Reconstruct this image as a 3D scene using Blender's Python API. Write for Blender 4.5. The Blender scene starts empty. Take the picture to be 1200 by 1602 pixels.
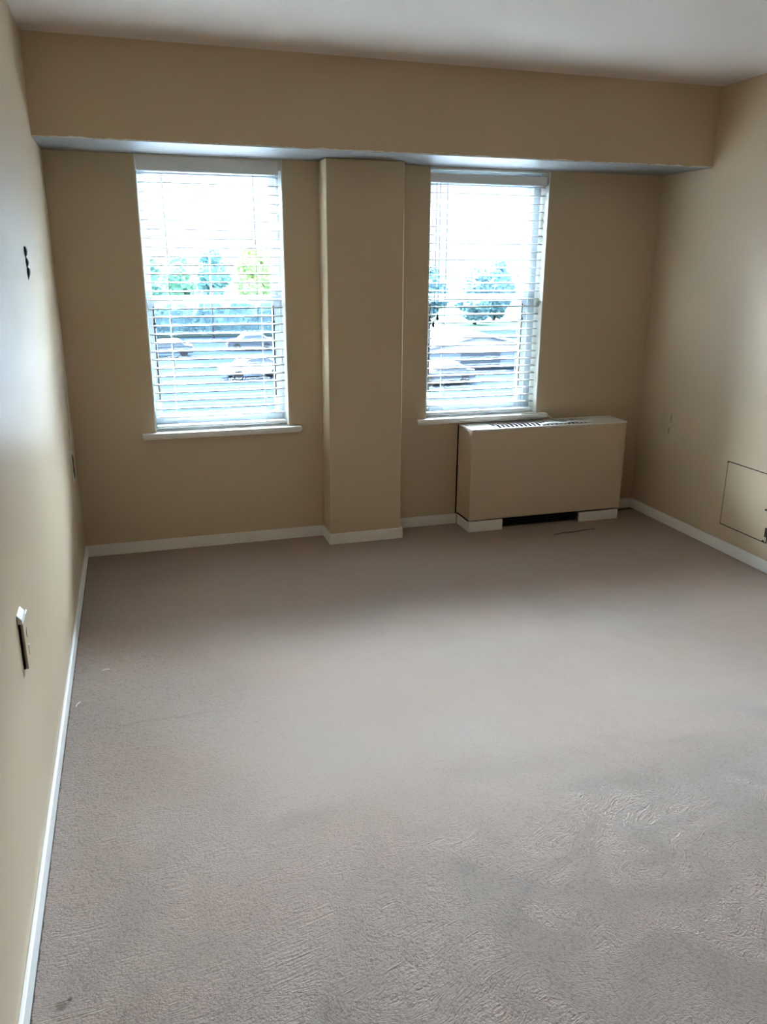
import bpy, bmesh, math, random
from mathutils import Vector, Matrix

S = bpy.context.scene
COL = S.collection
random.seed(7)

# ------------------------------------------------------------------ camera
CAM = Vector((0.3372, -4.3996, 1.5398))
yaw, pitch, roll, FPX = 0.2999, -0.3010, 0.0056, 1252.366
fw = Vector((math.sin(yaw) * math.cos(pitch), math.cos(yaw) * math.cos(pitch), math.sin(pitch)))
rt = Vector((math.cos(yaw), -math.sin(yaw), 0.0))
up = rt.cross(fw)
RX = rt * math.cos(roll) + up * math.sin(roll)
UY = up * math.cos(roll) - rt * math.sin(roll)
cd = bpy.data.cameras.new('camera')
cam = bpy.data.objects.new('camera', cd)
COL.objects.link(cam)
m = Matrix.Identity(4)
for i in range(3):
    m[i][0], m[i][1], m[i][2], m[i][3] = RX[i], UY[i], -fw[i], CAM[i]
cam.matrix_world = m
cd.sensor_width = 36.0
cd.lens = FPX * 36.0 / 1602.0
cd.clip_start, cd.clip_end = 0.02, 2000
S.camera = cam

# ------------------------------------------------------------------ light
S.view_settings.view_transform = 'Standard'
S.view_settings.look = 'None'
S.view_settings.gamma = 1.0
S.view_settings.exposure = 0.27
S.cycles.max_bounces = 16
S.cycles.diffuse_bounces = 12
S.cycles.transparent_max_bounces = 24
S.cycles.sample_clamp_indirect = 0.0
S.cycles.caustics_reflective = False
S.cycles.caustics_refractive = False

# overcast sky, much brighter in the quarter the windows face (glow added to brighten the room), dimmer behind the building
SKY_LOW, SKY_DIM, SKY_GLOW = 1.5, 11.0, 300.0
GLOW_DIR = Vector((-0.18, 0.83, 0.53)).normalized()      # the glow is stretched sideways along the horizon
W = bpy.data.worlds.new('overcast_sky')
S.world = W
W.use_nodes = True
nt = W.node_tree
nt.nodes.clear()
def wn(op, a, b_=None, c=None):
    n_ = nt.nodes.new('ShaderNodeMath'); n_.operation = op
    for i_, v_ in enumerate((a, b_, c)):
        if v_ is None: continue
        if isinstance(v_, (int, float)): n_.inputs[i_].default_value = v_
        else: nt.links.new(v_, n_.inputs[i_])
    return n_.outputs[0]
def wramp(v_, f0, f1, t0, t1):
    n_ = nt.nodes.new('ShaderNodeMapRange'); n_.interpolation_type = 'SMOOTHSTEP'
    for k_, q_ in (('From Min', f0), ('From Max', f1), ('To Min', t0), ('To Max', t1)):
        n_.inputs[k_].default_value = q_
    nt.links.new(v_, n_.inputs['Value'])
    return n_.outputs[0]
wo = nt.nodes.new('ShaderNodeOutputWorld')
bg = nt.nodes.new('ShaderNodeBackground')
tc = nt.nodes.new('ShaderNodeTexCoord')
sp = nt.nodes.new('ShaderNodeSeparateXYZ')
dt = nt.nodes.new('ShaderNodeVectorMath'); dt.operation = 'DOT_PRODUCT'
dt.inputs[1].default_value = GLOW_DIR
sq = nt.nodes.new('ShaderNodeVectorMath'); sq.operation = 'MULTIPLY'
sq.inputs[1].default_value = (0.32, 1.0, 1.0)
nz = nt.nodes.new('ShaderNodeVectorMath'); nz.operation = 'NORMALIZE'
nt.links.new(tc.outputs['Generated'], sq.inputs[0])
nt.links.new(sq.outputs[0], nz.inputs[0])
nt.links.new(nz.outputs[0], dt.inputs[0])
nt.links.new(tc.outputs['Generated'], sp.inputs[0])
base = wramp(sp.outputs['Z'], 0.06, 0.40, SKY_LOW, SKY_DIM)
glow = wn('MULTIPLY', wramp(dt.outputs['Value'], 0.66, 0.98, 0.0, SKY_GLOW), wramp(sp.outputs['Z'], 0.10, 0.45, 0.0, 1.0))
bg.inputs['Color'].default_value = (0.75, 0.90, 1.10, 1)
nt.links.new(wn('ADD', base, glow), bg.inputs['Strength'])
nt.links.new(bg.outputs[0], wo.inputs[0])

# room, metres: x from the left wall, y = 0 on the window wall (room at y < 0), z from the carpet
RW, RH, RF = 3.4195, 2.44, -7.0
SOF_D, SOF_Z = 0.4329, 2.0435
PX1, PX2, PD = 1.3309, 1.7489, 0.1747
BBH = 0.0637
WT = 0.17
WINS = [dict(x0=0.4143, x1=1.1434, z0=0.655, z1=SOF_Z, fl=0.042, fr=0.055),
        dict(x0=1.9518, x1=2.6791, z0=0.655, z1=SOF_Z, fl=0.055, fr=0.085)]
for w in WINS:                       # daylight sampling portals in the two openings
    ld = bpy.data.lights.new('daylight_portal', 'AREA')
    ld.shape = 'RECTANGLE'
    ld.size, ld.size_y = w['x1'] - w['x0'], w['z1'] - w['z0']
    ld.cycles.is_portal = True
    lo = bpy.data.objects.new('daylight_portal', ld)
    lo.location = ((w['x0'] + w['x1']) / 2, WT + 0.01, (w['z0'] + w['z1']) / 2)
    lo.rotation_euler = (math.radians(-90), 0, 0)
    COL.objects.link(lo)

# ------------------------------------------------------------------ helpers
def add_box(bm, lo, hi, mi=0):
    vs = [bm.verts.new((x, y, z)) for x in (lo[0], hi[0]) for y in (lo[1], hi[1]) for z in (lo[2], hi[2])]
    for q in ((0, 1, 3, 2), (4, 6, 7, 5), (0, 4, 5, 1), (2, 3, 7, 6), (0, 2, 6, 4), (1, 5, 7, 3)):
        f = bm.faces.new([vs[i] for i in q])
        f.material_index = mi
    return vs

def box_bm(lo, hi):
    bm = bmesh.new()
    add_box(bm, lo, hi)
    return bm

def add_tube(bm, pts, r, seg=8, mi=0):
    pts = [Vector(p) for p in pts]
    rings = []
    for i, p in enumerate(pts):
        t = (pts[min(i + 1, len(pts) - 1)] - pts[max(i - 1, 0)]).normalized()
        a = Vector((0, 0, 1)) if abs(t.z) < 0.9 else Vector((1, 0, 0))
        u = t.cross(a).normalized()
        v = t.cross(u)
        rr = r(i) if callable(r) else r
        rings.append([bm.verts.new(p + (u * math.cos(k * 2 * math.pi / seg) + v * math.sin(k * 2 * math.pi / seg)) * rr) for k in range(seg)])
    for a, b in zip(rings, rings[1:]):
        for k in range(seg):
            f = bm.faces.new((a[k], a[(k + 1) % seg], b[(k + 1) % seg], b[k]))
            f.material_index = mi
            f.smooth = True
    bm.faces.new(rings[0]); bm.faces.new(rings[-1])

def spline(pts, n=10):
    pts = [Vector(p) for p in pts]
    out = []
    for i in range(len(pts) - 1):
        p0, p1, p2, p3 = pts[max(i - 1, 0)], pts[i], pts[i + 1], pts[min(i + 2, len(pts) - 1)]
        for k in range(n):
            t = k / n
            out.append(0.5 * ((2 * p1) + (p2 - p0) * t + (2 * p0 - 5 * p1 + 4 * p2 - p3) * t * t + (3 * p1 - p0 - 3 * p2 + p3) * t ** 3))
    out.append(pts[-1])
    return out

def obj(name, bm, mats, parent=None, bevel=0.0, seg=2, smooth=False):
    bmesh.ops.recalc_face_normals(bm, faces=bm.faces[:])
    me = bpy.data.meshes.new(name)
    bm.to_mesh(me)
    bm.free()
    for mt in (mats if isinstance(mats, (list, tuple)) else [mats]):
        me.materials.append(mt)
    o = bpy.data.objects.new(name, me)
    COL.objects.link(o)
    if parent:
        o.parent = parent
    if smooth:
        for p in me.polygons:
            p.use_smooth = True
    if bevel:
        b = o.modifiers.new('bevel', 'BEVEL')
        b.width, b.segments, b.limit_method = bevel, seg, 'ANGLE'
        b.harden_normals = False
    return o

def tag(o, label, cat, group=None, kind=None):
    o['label'] = label
    o['category'] = cat
    if group: o['group'] = group
    if kind: o['kind'] = kind
    return o

def empty(name, label, cat, loc=(0, 0, 0), group=None, kind=None):
    o = bpy.data.objects.new(name, None)
    o.empty_display_size = 0.1
    o.location = loc
    COL.objects.link(o)
    return tag(o, label, cat, group, kind)

def structure(name, bm, mats, label, cat, bevel=0.0, seg=2):
    return tag(obj(name, bm, mats, None, bevel, seg), label, cat, None, 'structure')

# ------------------------------------------------------------------ materials
def mat(name, col, rough=0.6, spec=0.4, metal=0.0):
    mt = bpy.data.materials.new(name)
    mt.use_nodes = True
    b = mt.node_tree.nodes['Principled BSDF']
    b.inputs['Base Color'].default_value = (*col, 1)
    b.inputs['Roughness'].default_value = rough
    b.inputs['Specular IOR Level'].default_value = spec
    b.inputs['Metallic'].default_value = metal
    return mt

class N:                                        # tiny node-building helper
    def __init__(self, mt):
        self.t = mt.node_tree
        self.b = self.t.nodes['Principled BSDF']
    def node(self, typ, **kw):
        n = self.t.nodes.new(typ)
        for k, v in kw.items():
            if hasattr(n, k): setattr(n, k, v)
            else: n.inputs[k].default_value = v
        return n
    def link(self, a, b): self.t.links.new(a, b)
    def pos(self, scale=(1, 1, 1)):
        g = self.node('ShaderNodeNewGeometry')
        mp = self.node('ShaderNodeMapping')
        mp.inputs['Scale'].default_value = scale
        self.link(g.outputs['Position'], mp.inputs['Vector'])
        return mp.outputs['Vector']
    def noise(self, vec, scale, detail=3.0, rough=0.55, dist=0.0):
        n = self.node('ShaderNodeTexNoise')
        n.inputs['Scale'].default_value = scale
        n.inputs['Detail'].default_value = detail
        n.inputs['Roughness'].default_value = rough
        n.inputs['Distortion'].default_value = dist
        self.link(vec, n.inputs['Vector'])
        return n.outputs['Fac']
    def math(self, op, a, b=None, c=None, clamp=False):
        n = self.node('ShaderNodeMath', operation=op)
        n.use_clamp = clamp
        for i, v in enumerate((a, b, c)):
            if v is None: continue
            if isinstance(v, (int, float)): n.inputs[i].default_value = v
            else: self.link(v, n.inputs[i])
        return n.outputs[0]
    def mix(self, fac, a, b):
        n = self.node('ShaderNodeMix', data_type='RGBA')
        for s, v in ((n.inputs[0], fac), (n.inputs[6], a), (n.inputs[7], b)):
            if isinstance(v, tuple): s.default_value = (*v, 1) if len(v) == 3 else v
            elif isinstance(v, (int, float)): s.default_value = v
            else: self.link(v, s)
        return n.outputs[2]
    def ramp(self, v, lo, hi):
        n = self.node('ShaderNodeMapRange')
        n.inputs['From Min'].default_value, n.inputs['From Max'].default_value = lo, hi
        n.clamp = True
        self.link(v, n.inputs['Value'])
        return n.outputs[0]
    def bump(self, h, strength, dist):
        n = self.node('ShaderNodeBump')
        n.inputs['Strength'].default_value, n.inputs['Distance'].default_value = strength, dist
        self.link(h, n.inputs['Height'])
        self.link(n.outputs[0], self.b.inputs['Normal'])
    def blob(self, c, r, axis_scale=(1, 1, 1)):     # 1 inside a soft ragged spot centred on c
        g = self.node('ShaderNodeNewGeometry')
        sub = self.node('ShaderNodeVectorMath', operation='SUBTRACT')
        sub.inputs[1].default_value = c
        self.link(g.outputs['Position'], sub.inputs[0])
        mul = self.node('ShaderNodeVectorMath', operation='MULTIPLY')
        mul.inputs[1].default_value = axis_scale
        self.link(sub.outputs[0], mul.inputs[0])
        ln = self.node('ShaderNodeVectorMath', operation='LENGTH')
        self.link(mul.outputs[0], ln.inputs[0])
        nz = self.noise(self.pos(), 60.0, 3)
        d = self.math('ADD', ln.outputs['Value'], self.math('MULTIPLY', self.math('SUBTRACT', nz, 0.5), r * 1.2))
        return self.math('SUBTRACT', 1.0, self.ramp(d, r * 0.6, r))

BEIGE = (0.575, 0.45, 0.30)
WHITE = (0.83, 0.81, 0.77)

def painted(name, col, rough, spec, bump=0.15, scale=260, blobs=()):
    mt = mat(name, col, rough, spec)
    n = N(mt)
    p = n.pos()
    big = n.noise(p, 1.3, 2)
    c = n.mix(n.math('MULTIPLY', big, 0.10), col, tuple(v * 0.82 for v in col))
    for (cen, r, axs, sc, amt) in blobs:
        c = n.mix(n.math('MULTIPLY', n.blob(cen, r, axs), amt), c, sc)
    n.link(c, n.b.inputs['Base Color'])
    n.bump(n.noise(p, scale, 2), bump, 0.0006)
    return mt

M_wall = painted('beige_wall_paint', BEIGE, 0.42, 0.5)
M_wallr = painted('beige_wall_paint_scuffed', BEIGE, 0.42, 0.5, blobs=[
    ((RW, -0.323, 0.655), 0.016, (1, 1, 0.45), (0.22, 0.14, 0.06), 0.45),
    ((RW, -0.312, 0.573), 0.014, (1, 1, 0.6), (0.20, 0.13, 0.06), 0.5),
    ((RW, -0.26, 0.63), 0.05, (1, 1, 0.5), (0.36, 0.25, 0.13), 0.25)])
M_trim = painted('white_trim_paint', WHITE, 0.5, 0.4, 0.08, 120)
M_white = mat('white_vinyl', (0.80, 0.80, 0.78), 0.4, 0.5)
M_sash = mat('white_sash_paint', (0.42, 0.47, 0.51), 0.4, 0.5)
M_cream = painted('cream_jamb_paint', (0.74, 0.71, 0.63), 0.45, 0.4, 0.1, 150)
M_slat = mat('white_blind_slat', (0.62, 0.62, 0.61), 0.45, 0.4)
M_cord = mat('white_cord', (0.70, 0.68, 0.62), 0.8, 0.2)
M_black = mat('black_plastic', (0.012, 0.012, 0.014), 0.5, 0.4)
M_dark = mat('dark_gap', (0.006, 0.006, 0.007), 0.9, 0.1)
M_bronze = mat('dark_bronze_metal', (0.05, 0.04, 0.03), 0.45, 0.5, 0.6)

# ceiling: off-white, faint stipple
M_ceil = mat('white_ceiling_texture', (0.68, 0.615, 0.56), 0.85, 0.2)
n = N(M_ceil)
p = n.pos()
st = n.math('MULTIPLY', n.ramp(n.noise(p, 38, 5, 0.65), 0.50, 0.66), n.ramp(n.noise(p, 2.2, 2), 0.46, 0.64))
n.bump(st, 0.35, 0.004)

# soffit: beige, white underside that laps raggedly over the front edge
M_soffit = mat('beige_soffit_paint', BEIGE, 0.42, 0.5)
n = N(M_soffit)
p = n.pos()
g = n.node('ShaderNodeNewGeometry')
s3 = n.node('ShaderNodeSeparateXYZ')
n.link(g.outputs['Position'], s3.inputs[0])
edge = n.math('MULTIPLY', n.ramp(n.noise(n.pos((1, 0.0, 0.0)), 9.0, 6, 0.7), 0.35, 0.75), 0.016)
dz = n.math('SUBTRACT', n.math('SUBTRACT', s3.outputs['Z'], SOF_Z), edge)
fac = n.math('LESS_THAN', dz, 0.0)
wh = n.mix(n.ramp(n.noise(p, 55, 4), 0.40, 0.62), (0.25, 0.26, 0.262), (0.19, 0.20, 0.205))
lap = n.math('GREATER_THAN', s3.outputs['Z'], SOF_Z + 0.0004)        # same white paint, coloured lighter here; underside darkened against the strong window light
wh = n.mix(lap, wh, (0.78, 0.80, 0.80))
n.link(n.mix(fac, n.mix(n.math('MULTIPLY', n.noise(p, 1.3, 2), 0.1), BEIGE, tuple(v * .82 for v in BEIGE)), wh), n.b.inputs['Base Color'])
n.bump(n.noise(p, 140, 3), 0.25, 0.0012)

# carpet
def carpet():
    mt = mat('beige_cut_pile_carpet', (0.45, 0.39, 0.345), 0.95, 0.1)
    n = N(mt)
    warp = n.node('ShaderNodeTexNoise', noise_dimensions='3D')
    warp.inputs['Scale'].default_value = 2.2
    warp.inputs['Detail'].default_value = 2
    g = n.node('ShaderNodeNewGeometry')
    n.link(g.outputs['Position'], warp.inputs['Vector'])
    # pile direction swirls slowly over the room: rotate the coordinates before stretching them
    vr = n.node('ShaderNodeVectorRotate', rotation_type='Z_AXIS')
    n.link(g.outputs['Position'], vr.inputs['Vector'])
    n.link(n.math('MULTIPLY', n.math('SUBTRACT', warp.outputs['Fac'], 0.5), 1.1), vr.inputs['Angle'])
    mp = n.node('ShaderNodeMapping')
    mp.inputs['Scale'].default_value = (1.0, 2.6, 1.0)
    n.link(vr.outputs[0], mp.inputs['Vector'])
    streak = n.noise(mp.outputs[0], 105, 4, 0.62, 0.5)
    mp2 = n.node('ShaderNodeMapping')
    mp2.inputs['Scale'].default_value = (1.0, 5.0, 1.0)
    n.link(vr.outputs[0], mp2.inputs['Vector'])
    nap = n.noise(mp2.outputs[0], 30, 4, 0.6, 0.3)
    v = n.node('ShaderNodeTexVoronoi', feature='F1')
    v.inputs['Scale'].default_value = 150
    n.link(g.outputs['Position'], v.inputs['Vector'])
    tuft = n.math('SUBTRACT', 1.0, v.outputs['Distance'])
    patches = n.noise(n.pos((1, 1.5, 1)), 1.6, 3, 0.5)
    wear = n.noise(n.pos(), 5.0, 4, 0.6)
    c = n.mix(n.ramp(patches, 0.35, 0.65), (0.362, 0.262, 0.208), (0.348, 0.272, 0.224))
    c = n.mix(n.math('MULTIPLY', n.ramp(wear, 0.45, 0.75), 0.22), c, (0.31, 0.24, 0.195))
    sxyz = n.node('ShaderNodeSeparateXYZ')
    n.link(g.outputs['Position'], sxyz.inputs[0])
    wob = n.math('MULTIPLY', n.math('SUBTRACT', n.noise(n.pos(), 2.5, 3), 0.5), 0.5)
    fresh = n.math('MAXIMUM', n.ramp(n.math('ADD', sxyz.outputs['X'], wob), 0.75, 0.15), n.ramp(n.math('ADD', sxyz.outputs['Y'], wob), -2.25, -2.95))
    fresh = n.math('ADD', 0.22, n.math('MULTIPLY', fresh, 0.78))
    c = n.mix(n.math('MULTIPLY', n.math('MULTIPLY', n.ramp(nap, 0.48, 0.30), 0.36), fresh), c, (0.24, 0.18, 0.145))
    c = n.mix(n.math('MULTIPLY', n.math('MULTIPLY', n.ramp(streak, 0.46, 0.28), 0.55), fresh), c, (0.16, 0.12, 0.095))
    c = n.mix(n.math('MULTIPLY', n.math('MULTIPLY', n.ramp(v.outputs['Distance'], 0.55, 0.85), 0.4), fresh), c, (0.16, 0.12, 0.095))
    for (cen, r, axs, sc, amt) in [
            ((0.072, -2.918, 0), 0.016, (1, 1, 1), (0.10, 0.075, 0.05), 0.6),
            ((0.088, -2.905, 0), 0.007, (1, 1, 1), (0.06, 0.04, 0.03), 0.7),
            ((2.55, -0.30, 0), 0.26, (0.8, 1.6, 1), (0.30, 0.23, 0.17), 0.30),
            ((2.75, -1.25, 0), 0.22, (0.7, 1.6, 1), (0.30, 0.22, 0.17), 0.22)]:
        c = n.mix(n.math('MULTIPLY', n.blob(cen, r, axs), amt), c, sc)
    # dark gap by the skirting and crease in the pile: shade put into colour
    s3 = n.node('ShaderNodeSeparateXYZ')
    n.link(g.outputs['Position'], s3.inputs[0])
    gap_shade = n.math('LESS_THAN', s3.outputs['X'], n.math('ADD', 0.0095, n.math('MULTIPLY', n.noise(n.pos(), 40, 3), 0.009)))
    c = n.mix(n.math('MULTIPLY', gap_shade, 0.8), c, (0.05, 0.037, 0.028))
    cy_ = n.math('ADD', s3.outputs['Y'], n.math('ADD', 1.80, n.math('MULTIPLY', n.math('SUBTRACT', n.noise(n.pos((1, 0, 0)), 9, 2), 0.5), 0.06)))
    cre = n.math('MULTIPLY', n.ramp(n.math('ABSOLUTE', cy_), 0.012, 0.001), n.math('MULTIPLY', n.ramp(s3.outputs['X'], 0.62, 0.45), n.ramp(s3.outputs['X'], 0.05, 0.16)))
    c = n.mix(n.math('MULTIPLY', cre, 0.28), c, (0.20, 0.15, 0.115))
    n.link(c, n.b.inputs['Base Color'])
    h = n.math('ADD', n.math('MULTIPLY', nap, 0.9), n.math('ADD', n.math('MULTIPLY', streak, 0.8), n.math('MULTIPLY', tuft, 0.35)))
    n.bump(n.math('MULTIPLY', h, fresh), 0.8, 0.006)
    n.b.inputs['Sheen Weight'].default_value = 0.15
    n.b.inputs['Sheen Roughness'].default_value = 0.5
    return mt
M_carpet = carpet()

# thin window glass
M_glass = bpy.data.materials.new('window_glass')
M_glass.use_nodes = True
t = M_glass.node_tree
t.nodes.clear()
o_ = t.nodes.new('ShaderNodeOutputMaterial'); mx = t.nodes.new('ShaderNodeMixShader')
tr = t.nodes.new('ShaderNodeBsdfTransparent'); gl = t.nodes.new('ShaderNodeBsdfGlossy'); fr = t.nodes.new('ShaderNodeFresnel')
tr.inputs[0].default_value = (0.95, 0.985, 0.98, 1); gl.inputs['Roughness'].default_value = 0.02
fr.inputs['IOR'].default_value = 1.35
t.links.new(fr.outputs[0], mx.inputs[0]); t.links.new(tr.outputs[0], mx.inputs[1]); t.links.new(gl.outputs[0], mx.inputs[2])
t.links.new(mx.outputs[0], o_.inputs[0])

# ------------------------------------------------------------------ room shell
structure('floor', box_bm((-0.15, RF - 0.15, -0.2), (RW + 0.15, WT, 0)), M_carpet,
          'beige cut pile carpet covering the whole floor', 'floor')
structure('ceiling', box_bm((-0.15, RF - 0.15, RH), (RW + 0.15, WT, RH + 0.2)), M_ceil,
          'white ceiling above the beige soffit', 'ceiling')
structure('wall_left', box_bm((-0.15, RF, 0), (0, 0, RH)), M_wall,
          'beige painted wall beside the left window, cool sheen from daylight', 'wall')
structure('wall_right', box_bm((RW, RF, 0), (RW + 0.15, 0, RH)), M_wallr,
          'beige painted wall with the square access panel and brown scuffs', 'wall')
structure('wall_front', box_bm((-0.15, RF - 0.15, 0), (RW + 0.15, RF, RH)), M_wall,
          'beige painted wall facing the two windows', 'wall')
bm = bmesh.new()
xs = [-0.15, WINS[0]['x0'], WINS[0]['x1'], WINS[1]['x0'], WINS[1]['x1'], RW + 0.15]
for i in range(0, 6, 2):
    add_box(bm, (xs[i], 0, 0), (xs[i + 1], WT, RH))
for w in WINS:
    add_box(bm, (w['x0'], 0, 0), (w['x1'], WT, w['z0']))
    add_box(bm, (w['x0'], 0, w['z1']), (w['x1'], WT, RH))
structure('wall_back', bm, M_wall, 'beige painted wall holding the two windows', 'wall')
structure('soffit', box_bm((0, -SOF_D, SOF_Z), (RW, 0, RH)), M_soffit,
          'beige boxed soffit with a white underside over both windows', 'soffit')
structure('pillar', box_bm((PX1, -PD, 0), (PX2, 0, SOF_Z)), M_wall,
          'beige square pillar between the two windows', 'pillar', 0.006, 3)

def skirting(name, runs, label):
    """runs: (lo, hi) boxes with a small chamfer on the top edge from the bevel"""
    bm = bmesh.new()
    for lo, hi in runs:
        add_box(bm, lo, hi)
    return structure(name, bm, M_trim, label, 'baseboard', 0.003, 2)
BT = 0.011
AX1, AX2, AD, AH, AB = 2.1661, 3.1944, 0.209, 0.6262, 0.0734
skirting('baseboard_left', [((0, RF, 0), (BT, 0, BBH))], 'white baseboard along the wall beside the left window')
skirting('baseboard_right', [((RW - BT, RF, 0), (RW, 0, BBH))], 'white baseboard under the square access panel')
skirting('baseboard_back', [((BT, -BT, 0), (PX1, 0, BBH)), ((PX2, -BT, 0), (AX1, 0, BBH)), ((AX2, -BT, 0), (RW - BT, 0, BBH))],
         'white baseboard along the foot of the window wall')
skirting('baseboard_pillar', [((PX1 - BT, -PD - BT, 0), (PX2 + BT, -PD, BBH)), ((PX1 - BT, -PD, 0), (PX1, -BT, BBH)), ((PX2, -PD, 0), (PX2 + BT, -BT, BBH))],
         'white baseboard wrapped round the foot of the pillar')

# ------------------------------------------------------------------ windows
def frame_bm(x0, x1, z0, z1, y0, y1, l, r, b, tp):
    bm = bmesh.new()
    add_box(bm, (x0, y0, z0), (x0 + l, y1, z1))
    add_box(bm, (x1 - r, y0, z0), (x1, y1, z1))
    add_box(bm, (x0 + l, y0, z0), (x1 - r, y1, z0 + b))
    add_box(bm, (x0 + l, y0, z1 - tp), (x1 - r, y1, z1))
    return bm

def make_window(i, w, label, sill_l, sill_r):
    x0, x1, z0, z1 = w['x0'], w['x1'], w['z0'], w['z1']
    root = empty('window_%d' % i, label, 'window', (x0, 0, z0), None, 'structure')
    inv = Matrix.Translation((-x0, 0, -z0))
    def part(name, bm, mt, parent=root, **k):
        if parent is root: bm.transform(inv)
        else: bm.transform(inv)
        return obj(name, bm, mt, parent, **k)
    # cream lining of the reveal
    bm = bmesh.new()
    J = 0.006
    add_box(bm, (x0, 0.0, z0), (x0 + J, 0.10, z1))
    add_box(bm, (x1 - J, 0.0, z0), (x1, 0.10, z1))
    add_box(bm, (x0 + J, 0.0, z1 - J), (x1 - J, 0.10, z1))
    part('reveal_lining', bm, M_cream)
    # outer frame
    fl, frr = w['fl'] - 0.03, w['fr'] - 0.035
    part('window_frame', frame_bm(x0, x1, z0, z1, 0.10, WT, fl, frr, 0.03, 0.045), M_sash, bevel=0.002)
    zm = 1.345
    ux0, ux1 = x0 + fl, x1 - frr
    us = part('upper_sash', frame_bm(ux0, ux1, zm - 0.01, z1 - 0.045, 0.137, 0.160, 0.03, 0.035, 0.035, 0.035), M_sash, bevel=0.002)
    part('pane', box_bm((ux0 + 0.03, 0.147, zm + 0.025), (ux1 - 0.035, 0.151, z1 - 0.08)), M_glass, us)
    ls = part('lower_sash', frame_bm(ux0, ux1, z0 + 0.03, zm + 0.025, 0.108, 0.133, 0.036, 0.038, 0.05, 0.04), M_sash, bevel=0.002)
    part('pane', box_bm((ux0 + 0.036, 0.119, z0 + 0.08), (ux1 - 0.038, 0.123, zm - 0.015)), M_glass, ls)
    # black weather strip running in the side tracks under the meeting rail
    bm = bmesh.new()
    for x in (ux0 + 0.030, ux1 - 0.034):
        add_box(bm, (x - 0.004, 0.103, z0 + 0.16), (x + 0.004, 0.1079, zm - 0.03))
    part('track_seal', bm, M_bronze)
    for sx in (ux0 + 0.030, ux1 - 0.034):
        d = 1 if sx < (x0 + x1) / 2 else -1
        bm = bmesh.new()
        add_box(bm, (sx - 0.006, 0.098, 1.206), (sx + 0.006, 0.1029, 1.234))
        add_tube(bm, spline([(sx, 0.099, 1.222), (sx + d * 0.012, 0.094, 1.218), (sx + d * 0.024, 0.092, 1.221), (sx + d * 0.028, 0.092, 1.232)], 6), 0.0035)
        part('sash_latch', bm, M_black)
    # stool board with horns past both sides of the opening
    bm = bmesh.new()
    add_box(bm, (x0, -0.001, z0 - 0.0005), (x1, 0.10, z0 + 0.012))
    add_box(bm, (sill_l, -0.042, z0 - 0.012), (sill_r, -0.0005, z0 + 0.012))
    part('window_sill', bm, M_trim, bevel=0.004, seg=3)
    # apron lip right under the stool
    part('sill_apron', box_bm((sill_l + 0.006, -0.028, z0 - 0.022), (sill_r - 0.006, -0.0005, z0 - 0.0125)), M_trim, bevel=0.002)
    return root
make_window(1, WINS[0], 'white double hung window by the left wall, trees and a car park beyond', 0.347, 1.206)
make_window(2, WINS[1], 'white double hung window above the beige heating unit', 1.890, 2.738)

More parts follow.
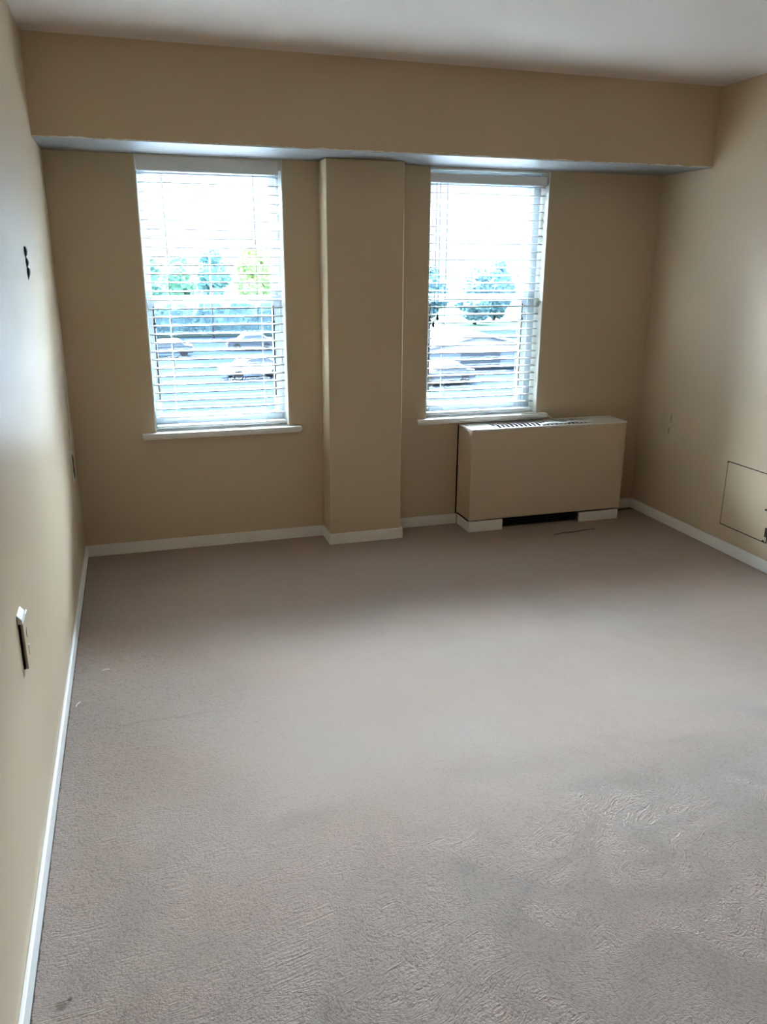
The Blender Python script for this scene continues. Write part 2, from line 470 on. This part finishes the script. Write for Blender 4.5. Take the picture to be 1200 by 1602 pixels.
# ------------------------------------------------------------------ venetian blinds
def make_blind(w, label, valance_h, drop, cords, tassels):
    x0, x1, z0, z1 = w['x0'] + 0.009, w['x1'] - 0.009, w['z0'] + 0.012, w['z1'] - 0.006
    root = empty('venetian_blind', label, 'window blind', (0, 0, 0), 'white venetian blinds')
    zt = z1 - drop
    bm = box_bm((x0 + 0.002, 0.022, zt - 0.045), (x1 - 0.002, 0.085, zt - 0.002))
    obj('head_rail', bm, M_white, root, bevel=0.002)
    bm = box_bm((x0 - 0.001, 0.004, zt - valance_h), (x1 + (-0.012), 0.014, zt))
    add_box(bm, (x0, 0.0145, zt - valance_h * 0.7), (x0 + 0.008, 0.0215, zt - 0.004))
    obj('valance', bm, M_white, root, bevel=0.003, seg=3)
    # slats: shallow crowned strips 50 mm deep, open flat
    pitch_, dep, th = 0.0437, 0.050, 0.0036
    zb = z0 + 0.010
    ztop = zt - valance_h - 0.006
    k = int((ztop - (zb + 0.028)) / pitch_)
    bm = bmesh.new()
    rnd = random.Random(int(x0 * 1000))
    yc = 0.055
    for i in range(k + 1):
        z = ztop - i * pitch_
        tilt = rnd.uniform(-0.03, 0.03)
        sag = rnd.uniform(-0.0012, 0.0012)
        nx, ny = 12, 5
        grid = {}
        for s_ in (0, 1):
            for a in range(nx + 1):
                for b in range(ny + 1):
                    fx, fy = a / nx, b / ny - 0.5
                    zz = z + 0.0035 * (1 - 4 * fy * fy) + fy * dep * tilt - s_ * th + sag * math.sin(math.pi * 2 * fx)
                    grid[s_, a, b] = bm.verts.new((x0 + 0.004 + (x1 - x0 - 0.008) * fx, yc + fy * dep, zz))
        for a in range(nx):
            for b in range(ny):
                for s_ in (0, 1):
                    f = bm.faces.new([grid[s_, a, b], grid[s_, a + 1, b], grid[s_, a + 1, b + 1], grid[s_, a, b + 1]])
                    f.smooth = True
            for b in (0, ny):
                bm.faces.new([grid[0, a, b], grid[0, a + 1, b], grid[1, a + 1, b], grid[1, a, b]])
        for b in range(ny):
            for a in (0, nx):
                bm.faces.new([grid[0, a, b], grid[0, a, b + 1], grid[1, a, b + 1], grid[1, a, b]])
    obj('slats', bm, M_slat, root)
    obj('bottom_rail', box_bm((x0 + 0.004, yc - 0.026, zb), (x1 - 0.004, yc + 0.026, zb + 0.018)), M_white, root, bevel=0.005, seg=3)
    wd = x1 - x0
    for fx in (0.16, 0.84):
        bm = bmesh.new()
        x = x0 + wd * fx
        for y in (yc - 0.027, yc + 0.027):
            add_tube(bm, [(x, y, zb + 0.018), (x, y, zt - 0.045)], 0.0009, 6)
        obj('ladder_cord', bm, M_cord, root)
    for (fx, zend, dark) in cords:
        bm = bmesh.new()
        x = x0 + wd * fx
        add_tube(bm, [(x, 0.019, zt - 0.03), (x + 0.002, 0.020, zt - 0.5), (x, 0.021, zend)], 0.0016, 6)
        obj('pull_cord', bm, M_cordd if dark else M_cord, root)
    for (fx, zend) in tassels:
        x = x0 + wd * fx
        bm = bmesh.new()
        add_tube(bm, [(x, 0.021, zend + 0.004), (x, 0.021, zend - 0.004), (x, 0.021, zend - 0.022), (x, 0.021, zend - 0.032)],
                 lambda i: (0.0025, 0.0055, 0.0085, 0.0075)[i], 12)
        o = obj('tassel', bm, M_black, root)
        o['label'] = 'black pull cord tassel'
    return root
M_cordd = mat('grey_cord', (0.10, 0.11, 0.13), 0.8, 0.2)
make_blind(WINS[0], 'open white slatted blind with a deep valance, hung in the window by the left wall', 0.068, 0.0,
           [(0.80, 1.20, True), (0.165, 0.95, False)], [])
make_blind(WINS[1], 'open white slatted blind with black cord tassels, hung above the beige heating unit', 0.048, 0.026,
           [(0.055, 1.262, True), (0.085, 1.222, True), (0.145, 1.20, True)], [(0.085, 1.262), (0.052, 1.222)])

# ------------------------------------------------------------------ heating and cooling cabinet
M_cab = painted('beige_cabinet_enamel', (0.58, 0.455, 0.315), 0.4, 0.5, 0.05, 200)
M_grille = mat('off_white_grille', (0.70, 0.67, 0.60), 0.45, 0.5)
hv = empty('heating_unit', 'beige box shaped heating and cooling cabinet under the right window', 'heater', ((AX1 + AX2) / 2, 0, 0))
off = Matrix.Translation((-(AX1 + AX2) / 2, 0, 0))
def hpart(name, bm, mt, parent=hv, **k):
    bm.transform(off)
    return obj(name, bm, mt, parent, **k)
TP = 0.012
body = hpart('cabinet', box_bm((AX1, -AD, AB), (AX2, -0.001, AH - TP)), M_cab, bevel=0.007, seg=3)
# top: rim with a lowered louvred outlet
bm = bmesh.new()
add_box(bm, (AX1, -AD, AH - TP), (AX1 + 0.17, -0.001, AH))
add_box(bm, (AX2 - 0.24, -AD, AH - TP), (AX2, -0.001, AH))
add_box(bm, (AX1 + 0.17, -AD, AH - TP), (AX2 - 0.24, -AD + 0.022, AH))
add_box(bm, (AX1 + 0.17, -0.025, AH - TP), (AX2 - 0.24, -0.001, AH))
hpart('top_rim', bm, M_grille, bevel=0.004, seg=3)  # beige top made off-white: bright window light put into its colour
hpart('outlet_well', box_bm((AX1 + 0.17, -AD + 0.022, AH - TP), (AX2 - 0.24, -0.025, AH - TP + 0.001)), M_dark)
bm = bmesh.new()
nl = 22
for i in range(nl):
    x = AX1 + 0.18 + (AX2 - AX1 - 0.43) * i / (nl - 1)
    a = 0.012
    pts = [(x, -AD + 0.022, AH - 0.006), (x + a * .5, -AD + 0.07, AH - 0.003), (x + a, -AD + 0.12, AH - 0.003), (x + a * .7, -0.025, AH - 0.006)]
    add_tube(bm, spline(pts, 4), 0.0042, 6)
hpart('outlet_louvres', bm, M_grille)
# plinth: white kick boards either side of the dark air intake
KY = -AD + 0.008
bm = bmesh.new()
add_box(bm, (AX1 + 0.004, KY, 0), (2.391, KY + 0.014, AB - 0.008))
add_box(bm, (AX1 + 0.004, KY + 0.014, 0), (AX1 + 0.018, -0.012, AB - 0.008))
hpart('kick_board', bm, M_trim, bevel=0.002)
bm = bmesh.new()
add_box(bm, (2.915, KY, 0), (AX2 - 0.004, KY + 0.014, AB - 0.012))
add_box(bm, (AX2 - 0.018, KY + 0.014, 0), (AX2 - 0.004, -0.012, AB - 0.012))
hpart('kick_board', bm, M_trim, bevel=0.002)
hpart('intake_box', box_bm((2.391, KY + 0.05, 0.001), (2.915, -0.02, AB - 0.001)), M_dark)
bm = bmesh.new()
for i in range(4):
    add_box(bm, (2.393, KY + 0.030, 0.012 + i * 0.015), (2.913, KY + 0.034, 0.016 + i * 0.015))
hpart('intake_grille', bm, M_black)
bm = bmesh.new()
add_box(bm, (AX1 + 0.002, KY + 0.016, AB - 0.008), (AX2 - 0.002, -0.013, AB))
hpart('shadow_gap', bm, M_dark)
hpart('wall_gap_shade', box_bm((AX1 - 0.005, -0.009, BBH), (AX1 - 0.0005, -0.0008, AH - 0.005)), M_dark)  # dark strip added for the shaded gap between cabinet and wall

# white cord trailing from the sill over the top of the cabinet
bm = bmesh.new()
cz = AH + 0.003
add_tube(bm, spline([(2.56, -0.028, 0.6700), (2.66, -0.034, 0.6700), (2.715, -0.046, 0.668), (2.735, -0.060, 0.652), (2.765, -0.085, 0.633), (2.80, -0.115, cz + 0.001),
                     (2.86, -0.10, cz + 0.001), (2.93, -0.075, cz + 0.001), (3.02, -0.06, cz + 0.001), (3.10, -0.075, cz + 0.001), (3.16, -0.12, cz + 0.001)], 8), 0.0032, 8)
tag(obj('blind_cord', bm, M_cord), 'loose white cord trailing from the sill over the heating cabinet top', 'cord')
bm = bmesh.new()
pts = [(2.62, -0.185, cz), (2.70, -0.16, cz), (2.78, -0.175, cz), (2.84, -0.15, cz), (2.92, -0.165, cz), (2.99, -0.15, cz)]
pts = spline(pts, 6)
for i, (a, b) in enumerate(zip(pts, pts[1:])):
    pass
L = []
for i, p_ in enumerate(pts):
    q = math.sin(i * 0.5) * 0.005
    L.append([bm.verts.new(p_ + Vector((0, d, dz_))) for d, dz_ in ((-0.014, q * 0.2), (0.014, 0.002 + abs(q)), (0.014, 0.0035 + abs(q)), (-0.014, 0.0018 + q * 0.2))])
for a, b in zip(L, L[1:]):
    for k in range(4):
        f = bm.faces.new((a[k], a[(k + 1) % 4], b[(k + 1) % 4], b[k])); f.smooth = True
bm.faces.new(L[0]); bm.faces.new(L[-1])
tag(obj('paper_strip', bm, M_white), 'crumpled white strip lying on the front of the heating cabinet top', 'strip')

# dark lead on the carpet beside the cabinet
bm = bmesh.new()
add_tube(bm, spline([(2.631, -0.394, 0.003), (2.70, -0.372, 0.003), (2.78, -0.372, 0.003), (2.86, -0.360, 0.003), (2.933, -0.357, 0.003)], 8),
         lambda i: 0.0012 + 0.0012 * math.sin(min(1, i / 32) * math.pi), 6)
M_thread = mat('brown_thread', (0.07, 0.045, 0.03), 0.9, 0.1)
tag(obj('carpet_thread', bm, M_thread), 'loose dark brown thread on the carpet before the heating cabinet', 'thread')
bm = bmesh.new()
add_tube(bm, spline([(3.19, -0.14, 0.004), (3.25, -0.085, 0.004), (3.31, -0.055, 0.004), (3.37, -0.05, 0.004), (3.40, -0.06, 0.004)], 8), 0.003, 8)
tag(obj('power_lead', bm, M_thread), 'thin dark lead on the carpet between heating cabinet and corner', 'cable')

for (x, y, ln, an, lb) in ((0.130, -1.375, 0.030, 0.2, 'short pale thread on the carpet nearest the left baseboard middle'),
                           (0.040, -1.62, 0.036, 1.2, 'pale frayed thread curling from the carpet edge by the left baseboard')):
    bm = bmesh.new()
    c_, s_ = math.cos(an), math.sin(an)
    add_tube(bm, spline([(x - c_ * ln / 2, y - s_ * ln / 2, 0.003), (x - s_ * ln * .1, y + c_ * ln * .1, 0.005), (x + c_ * ln / 2, y + s_ * ln / 2, 0.003)], 6), 0.0016, 6)
    tag(obj('pale_thread', bm, M_white), lb, 'thread')

# ------------------------------------------------------------------ things on the walls
# square access panel on the right wall
ap = empty('access_panel', 'square beige access panel with dark gap lines low on the right wall', 'access panel', (RW, -1.035, 0.331))
def wpart(name, lo, hi, mt, bevel=0.0):
    bm = box_bm(lo, hi)
    bm.transform(Matrix.Translation((-RW, 1.035, -0.331)))
    return obj(name, bm, mt, ap, bevel)
wpart('gap_backing', (RW - 0.0022, -1.2140, 0.1500), (RW - 0.0003, -0.856, 0.5125), M_dark)
wpart('panel_door', (RW - 0.0026, -1.2090, 0.1550), (RW - 0.00221, -0.8605, 0.5085), M_wallr)
bm = bmesh.new()
add_box(bm, (RW - 0.002, -1.245, 0.118), (RW - 0.0003, -0.850, 0.1495))
bm.transform(Matrix.Translation((-RW, 1.035, -0.331)))
obj('lower_flange', bm, M_wallr, ap, 0.0012)
for (y, z, r) in ((-1.192, 0.1575, 0.006), (-1.181, 0.326, 0.006), (-0.8615, 0.5075, 0.0035)):
    bm = bmesh.new()
    add_tube(bm, [(RW - 0.0026, y, z), (RW - 0.006, y, z), (RW - 0.009, y, z)], lambda i: (r, r, r * 0.6)[i], 12)
    bm.transform(Matrix.Translation((-RW, 1.035, -0.331)))
    obj('catch', bm, M_bronze, ap)
bm = box_bm((RW - 0.010, -1.222, 0.185), (RW - 0.0027, -1.2, 0.235))
bm.transform(Matrix.Translation((-RW, 1.035, -0.331)))
obj('hinge', bm, M_bronze, ap, 0.001)

# outlet cover on the near part of the left wall
oc = empty('outlet_cover', 'beige wall outlet cover with its lit top edge in white, low on the near left wall', 'outlet cover', (0, -2.31, 0.6))
def opart(name, bm, mt, bevel=0.0):
    bm.transform(Matrix.Translation((0, 2.31, -0.6)))
    return obj(name, bm, mt, oc, bevel, 3)
opart('plate_gap_shade', box_bm((0.0003, -2.358, 0.534), (0.004, -2.262, 0.657)), M_dark)  # near-black slab painted in for the shade behind the plate
opart('cover_plate', box_bm((0.004, -2.352, 0.530), (0.011, -2.256, 0.6595)), M_wall, 0.003)
bm = bmesh.new()
pr = [(0.0005, 0.663), (0.0125, 0.660), (0.0115, 0.674), (0.0005, 0.688)]
va = [bm.verts.new((x, -2.364, z)) for x, z in pr]; vb = [bm.verts.new((x, -2.300, z)) for x, z in pr]
bm.faces.new(va); bm.faces.new(vb)
for k in range(4): bm.faces.new((va[k], va[(k + 1) % 4], vb[(k + 1) % 4], vb[k]))
o = opart('lit_edge_white', bm, M_white, 0.002); o['label'] = 'white piece with the lit top edge of the plate in its colour'  # white wedge added where the plate's top edge catches the light
for z in (0.565, 0.615):
    bm = bmesh.new()
    add_tube(bm, [(0.010, -2.304, z), (0.0125, -2.304, z)], 0.014, 20)
    opart('socket', bm, M_wall, 0.0)

# torn bracket high on the left wall
wb = empty('wall_bracket', 'small jagged black bracket high on the left wall', 'bracket', (0, -1.188, 1.535))
rnd = random.Random(3)
def lump(name, zs, par, y0, mt, w=0.010):
    bm = bmesh.new()
    rings = []
    for z, hw, d in zs:
        y = y0 + (1.54 - z) * 0.0
        rings.append([bm.verts.new(v) for v in ((0.0004, y - hw, z), (d, y - hw * 0.8, z), (d * 1.1, y + hw * 0.7, z), (0.0004, y + hw, z))])
    for a, b in zip(rings, rings[1:]):
        for k in range(4): bm.faces.new((a[k], a[(k + 1) % 4], b[(k + 1) % 4], b[k]))
    bm.faces.new(rings[0]); bm.faces.new(rings[-1])
    bm.transform(Matrix.Translation(-par.location))
    return obj(name, bm, mt, par)
lump('upper_tab', [(1.591, .006, .002), (1.588, .014, .006), (1.575, .017, .008), (1.562, .012, .006), (1.556, .004, .003)], wb, -1.196, M_black)
lump('middle_tab', [(1.556, .003, .002), (1.548, .012, .006), (1.537, .016, .008), (1.527, .010, .006), (1.521, .004, .003)], wb, -1.188, M_black)
lump('lower_tab', [(1.521, .005, .003), (1.514, .016, .008), (1.503, .018, .008), (1.493, .012, .006), (1.484, .006, .003), (1.476, .002, .001)], wb, -1.180, M_black)
lump('back_strip', [(1.586, .005, .0015), (1.55, .006, .0015), (1.52, .006, .0015), (1.49, .005, .0015)], wb, -1.188, M_bronze)

# cable plate in the corner beside the left window
cp = empty('cable_plate', 'narrow beige cable plate with a dark ragged slot in the corner below the left window', 'cable plate', (0, -0.30, 0.585))
bm = box_bm((0.0004, -0.345, 0.50), (0.008, -0.255, 0.655)); bm.transform(Matrix.Translation(-cp.location))
obj('plate', bm, M_cream, cp, 0.003)
lump('slot', [(0.640, .004, .009), (0.625, .016, .011), (0.605, .020, .012), (0.585, .012, .010), (0.560, .022, .012), (0.535, .014, .011), (0.515, .006, .009)], cp, -0.300, M_bronze)
bm = bmesh.new()
add_tube(bm, spline([(0.006, -0.29, 0.655), (0.007, -0.25, 0.72), (0.006, -0.20, 0.80), (0.006, -0.16, 0.95)], 6), 0.003, 6)
bm.transform(Matrix.Translation(-cp.location))
obj('cable', bm, M_cream, cp)

# ------------------------------------------------------------------ outdoors, three storeys down
GZ = -6.0
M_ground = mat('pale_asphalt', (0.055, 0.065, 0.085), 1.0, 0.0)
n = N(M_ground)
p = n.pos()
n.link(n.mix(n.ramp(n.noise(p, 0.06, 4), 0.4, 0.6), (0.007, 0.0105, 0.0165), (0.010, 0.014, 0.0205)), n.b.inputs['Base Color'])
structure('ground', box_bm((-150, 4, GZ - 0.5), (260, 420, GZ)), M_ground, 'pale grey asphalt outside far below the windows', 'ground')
M_lawn = mat('lawn_green', (0.030, 0.046, 0.036), 1.0, 0.0)
tag(obj('grass_verge', box_bm((-100, 84, GZ), (220, 400, GZ + 0.06)), M_lawn), 'strip of green verge under the distant trees', 'grass', None, 'stuff')

def leaf_mat(name, a, b):
    mt = mat(name, a, 0.9, 0.0)
    n = N(mt)
    p = n.pos()
    n.link(n.mix(n.ramp(n.noise(p, 0.9, 4), 0.35, 0.65), a, b), n.b.inputs['Base Color'])
    return mt
M_leaf = [leaf_mat('leaf_mint', (0.11, 0.19, 0.15), (0.16, 0.25, 0.19)),
          leaf_mat('leaf_blue', (0.09, 0.15, 0.18), (0.12, 0.20, 0.22)),
          leaf_mat('leaf_yellow', (0.20, 0.26, 0.10), (0.27, 0.32, 0.14))]
M_bark = mat('bark_brown', (0.05, 0.04, 0.03), 0.9, 0.1)

def tree(x, y, h, r, kind, seed, label, shape=1.0):
    rnd = random.Random(seed)
    root = empty('tree', label, 'tree', (x, y, GZ + 0.075), 'trees beyond the car park')
    bm = bmesh.new()
    add_tube(bm, [(0, 0, 0), (0.05, 0, h * 0.2), (0, 0.1, h * 0.5), (0, 0, h * 0.8)], lambda i: (0.035, 0.026, 0.018, 0.006)[i] * h, 10)
    obj('trunk', bm, M_bark, root)
    bm = bmesh.new()
    cl = [(Vector((0, 0, h * 0.62)), r * 0.75)]
    for i in range(22):
        u = rnd.uniform(0.0, 1.0)
        a = rnd.uniform(0, 2 * math.pi)
        z = h * (0.14 + 0.78 * u)
        rad = r * shape * math.sin(math.pi * (0.15 + 0.8 * u)) * rnd.uniform(0.35, 0.75)
        cl.append((Vector((math.cos(a) * rad, math.sin(a) * rad, z)), r * rnd.uniform(0.28, 0.48)))
    for c, cr in cl:
        cr = min(cr, h * 0.99 - c.z + 0.2, (c.z - 0.15) / 1.2)
        ret = bmesh.ops.create_icosphere(bm, subdivisions=3, radius=1.0)
        for v in ret['verts']:
            d = v.co.copy()
            v.co = c + d * cr * (1 + 0.16 * math.sin(d.x * 9 + seed) * math.sin(d.y * 8) + 0.12 * math.sin(d.z * 13 + d.x * 7) + rnd.uniform(-0.08, 0.08))
        for _ in range(26):                       # loose leaf sprays round each clump
            d = Vector((rnd.gauss(0, 1), rnd.gauss(0, 1), rnd.gauss(0, 1))).normalized()
            q = c + d * cr * rnd.uniform(0.95, 1.18)
            s = rnd.uniform(0.15, 0.34)
            t1 = d.orthogonal().normalized()
            t1.rotate(Matrix.Rotation(rnd.uniform(0, 6.28), 3, d))
            t2 = d.cross(t1)
            vs = [bm.verts.new(q + t1 * s), bm.verts.new(q + t2 * s * .5 + d * s * .3), bm.verts.new(q - t1 * s), bm.verts.new(q - t2 * s * .5 - d * s * .2)]
            bm.faces.new(vs[:3]); bm.faces.new((vs[0], vs[2], vs[3]))
    obj('crown', bm, M_leaf[kind], root)
    return root

TREES = [
    # x, y, height, crown radius, kind, label
    (1.6, 92, 9.0, 2.9, 0, 'round mint green tree furthest left in the left window'),
    (6.0, 98, 8.9, 2.4, 0, 'pale mint tree between the round tree and the lamp post'),
    (10.6, 103, 9.3, 2.3, 1, 'narrow blue green tree left of the yellow tree'),
    (14.4, 92, 9.4, 3.0, 2, 'yellow green tree, the warmest coloured in the left window'),
    (20.0, 100, 10.4, 3.0, 0, 'mint tree right of the yellow tree in the left window'),
    (33.6, 96, 7.4, 2.8, 1, 'blue green tree furthest left in the right window'),
    (38.6, 100, 7.3, 2.7, 1, 'low blue green tree second from left in the right window'),
    (43.0, 94, 7.2, 2.7, 1, 'low blue green tree in the middle of the right window'),
    (48.0, 99, 8.0, 2.8, 1, 'taller blue green tree right of the middle of the right window'),
    (53.4, 95, 7.6, 2.8, 1, 'blue green tree furthest right in the right window'),
]
for i, (x, y, h, r, k, lb) in enumerate(TREES):
    tree(x, y, h, r, k, 20 + i, lb)

# tall hedge in front of the trees
rnd = random.Random(5)
bm = bmesh.new()
nx, prof = 60, [(0.0, 0.0), (-0.25, 1.2), (-0.2, 2.6), (0.2, 3.6), (1.1, 3.95), (2.2, 3.6), (2.7, 2.4), (2.8, 1.0), (2.6, 0.0)]
cols = []
for i in range(nx + 1):
    x = -6 + 29.0 * i / nx
    cols.append([bm.verts.new((x + rnd.uniform(-.1, .1), 85.2 + py + rnd.uniform(-.22, .22) * (pz > 0), GZ + 0.06 + pz * (0.92 + 0.10 * math.sin(i * 0.9) + rnd.uniform(-.05, .05)))) for py, pz in prof])
for a, b in zip(cols, cols[1:]):
    for k in range(len(prof) - 1):
        bm.faces.new((a[k], a[k + 1], b[k + 1], b[k]))
bm.faces.new(cols[0]); bm.faces.new(cols[-1])
for _ in range(2600):
    i, k = rnd.randrange(nx), rnd.randrange(len(prof) - 2)
    q = cols[i][k].co.lerp(cols[i + 1][k + 1].co, rnd.random())
    d = Vector((rnd.gauss(0, 1), rnd.gauss(-.6, 1), rnd.gauss(.4, 1))).normalized()
    t1 = d.orthogonal().normalized(); t2 = d.cross(t1); sz = rnd.uniform(.10, .22)
    vs = [bm.verts.new(q + d * .12 + t1 * sz), bm.verts.new(q + d * .2 + t2 * sz), bm.verts.new(q + d * .05 - t1 * sz)]
    bm.faces.new(vs)
for v_ in bm.verts:
    v_.co.z = max(v_.co.z, GZ + 0.062)
tag(obj('hedge', bm, M_leaf[1]), 'long blue green hedge under the trees in the left window', 'hedge')

# lamp post by the trees
lp = empty('lamp_post', 'tall thin grey lamp post among the trees in the left window', 'lamp post', (8.5, 82.5, GZ))
bm = bmesh.new(); add_tube(bm, [(0, 0, 0), (0, 0, 3), (0, 0, 8.6)], lambda i: (0.13, 0.10, 0.07)[i], 10)
M_post = mat('galvanised_grey', (0.06, 0.075, 0.09), 0.6, 0.4)
obj('pole', bm, M_post, lp)
bm = bmesh.new(); add_tube(bm, [(0, 0, 8.5), (0.5, 0, 8.9), (1.4, 0, 9.0)], 0.06, 8)
obj('arm', bm, M_post, lp)
obj('lamp_head', box_bm((1.3, -0.16, 8.86), (2.0, 0.16, 9.02)), M_post, lp, 0.03)

# pale flat roofed store beyond the car park, and a white gabled shed in the right window
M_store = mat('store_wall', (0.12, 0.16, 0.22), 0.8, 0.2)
M_roofw = mat('white_roof_sheet', (0.4, 0.41, 0.43), 0.9, 0.0)
M_win = mat('dark_shop_glass', (0.05, 0.065, 0.085), 0.4, 0.2)
st = empty('shed', 'low white gabled shed beyond the car park in the right window', 'shed', (25.4, 52, GZ))
bm = bmesh.new()
add_box(bm, (-5.5, 0, 0), (5.5, 9, 1.3))
obj('walls', bm, M_store, st)
bm = bmesh.new()
v = [bm.verts.new(c) for c in ((-5.5, 0, 1.3), (5.5, 0, 1.3), (0, 0, 2.45), (-5.5, 9, 1.3), (5.5, 9, 1.3), (0, 9, 2.45))]
bm.faces.new((v[0], v[1], v[2])); bm.faces.new((v[3], v[5], v[4])); bm.faces.new((v[0], v[3], v[4], v[1]))
obj('gable', bm, M_roofw, st)
bm = bmesh.new()
for s_ in (-1, 1):
    pr = [(0, 2.45), (s_ * 6.0, 1.195), (s_ * 6.0, 1.375), (0, 2.63)]
    a = [bm.verts.new((x, -0.4, z)) for x, z in pr]; b = [bm.verts.new((x, 9.4, z)) for x, z in pr]
    bm.faces.new(a); bm.faces.new(b)
    for k in range(4): bm.faces.new((a[k], a[(k + 1) % 4], b[(k + 1) % 4], b[k]))
obj('roof', bm, M_roofw, st)
obj('roller_door', box_bm((-1.6, -0.06, 0), (1.6, -0.005, 1.2)), M_win, st)

# parked cars
def make_car(paint):
    root = empty('parked_car', '', 'car', (0, 0, 0), 'cars in the car park')
    bm = bmesh.new()
    prof = [(-2.15, 0.30), (-2.2, 0.62), (-2.05, 0.86), (-1.15, 0.95), (-0.55, 1.38), (0.85, 1.42), (1.65, 0.98), (2.1, 0.92), (2.2, 0.55), (2.12, 0.30)]
    rows = []
    for y, s_ in ((-0.86, 0.93), (-0.80, 1.0), (0.80, 1.0), (0.86, 0.93)):
        rows.append([bm.verts.new((x, y * (1 - 0.22 * max(0, z - 0.95) / 0.47), 0.3 + (z - 0.3) * s_)) for x, z in prof])
    for a, b in zip(rows, rows[1:]):
        for k in range(len(prof)):
            kk = (k + 1) % len(prof)
            f = bm.faces.new((a[k], a[kk], b[kk], b[k]))
    bm.faces.new(rows[0]); bm.faces.new(rows[-1])
    obj('body', bm, paint, root, 0.05)
    bm = bmesh.new()
    for s_ in (-1, 1):
        q = [(-0.98, s_ * 0.835, 0.98), (-0.5, s_ * 0.72, 1.30), (0.8, s_ * 0.72, 1.34), (1.45, s_ * 0.835, 0.99)]
        a = [bm.verts.new(Vector(c) + Vector((0, s_ * 0.02, 0))) for c in q]; b = [bm.verts.new(Vector(c) - Vector((0, s_ * 0.06, 0))) for c in q]
        bm.faces.new(a); bm.faces.new(b)
        for k in range(4): bm.faces.new((a[k], a[(k + 1) % 4], b[(k + 1) % 4], b[k]))
    for (xa, za, xb, zb) in ((-1.12, 0.99, -0.60, 1.36), (1.60, 1.02, 0.92, 1.41)):
        q = [(xa, -0.70, za), (xb, -0.60, zb), (xb, 0.60, zb), (xa, 0.70, za)]
        a = [bm.verts.new(Vector(c) + Vector((math.copysign(0.02, xa), 0, 0.02))) for c in q]; b = [bm.verts.new(Vector(c) - Vector((math.copysign(0.05, xa), 0, 0.05))) for c in q]
        bm.faces.new(a); bm.faces.new(b)
        for k in range(4): bm.faces.new((a[k], a[(k + 1) % 4], b[(k + 1) % 4], b[k]))
    obj('windows', bm, M_win, root)
    for x in (-1.35, 1.35):
        for y in (-0.80, 0.80):
            bm = bmesh.new()
            add_tube(bm, [(x, y - 0.10, 0.32), (x, y + 0.10, 0.32)], 0.32, 20)
            obj('wheel', bm, M_black, root)
    return root
M_carw = mat('white_car_paint', (0.3, 0.31, 0.32), 0.3, 0.5)
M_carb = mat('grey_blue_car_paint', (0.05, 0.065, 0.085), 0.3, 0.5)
def copy_car(src, paint=None):
    r = src.copy(); COL.objects.link(r)
    for ch in list(src.children):
        c = ch.copy(); COL.objects.link(c); c.parent = r
        if paint and ch.name.startswith('body'):
            c.data = ch.data.copy(); c.data.materials[0] = paint
    return r
car = make_car(M_carw)
spots = [(8.1, 51.5, 0.25, None, 'white car parked alone, the brightest thing low in the left window'),
         (3.0, 66.0, 0.0, M_carb, 'grey blue car parked furthest left in the left window'),
         (10.6, 70.0, 0.0, M_carb, 'grey blue car parked behind the white car'),
         (19.5, 45.0, 0.2, M_carb, 'grey blue car parked in front of the shed')]
for i, (x, y, a, paint, lb) in enumerate(spots):
    c = car if i == 0 else copy_car(car, paint)
    c.location = (x, y, GZ)
    c.rotation_euler = (0, 0, a)
    c['label'] = lb
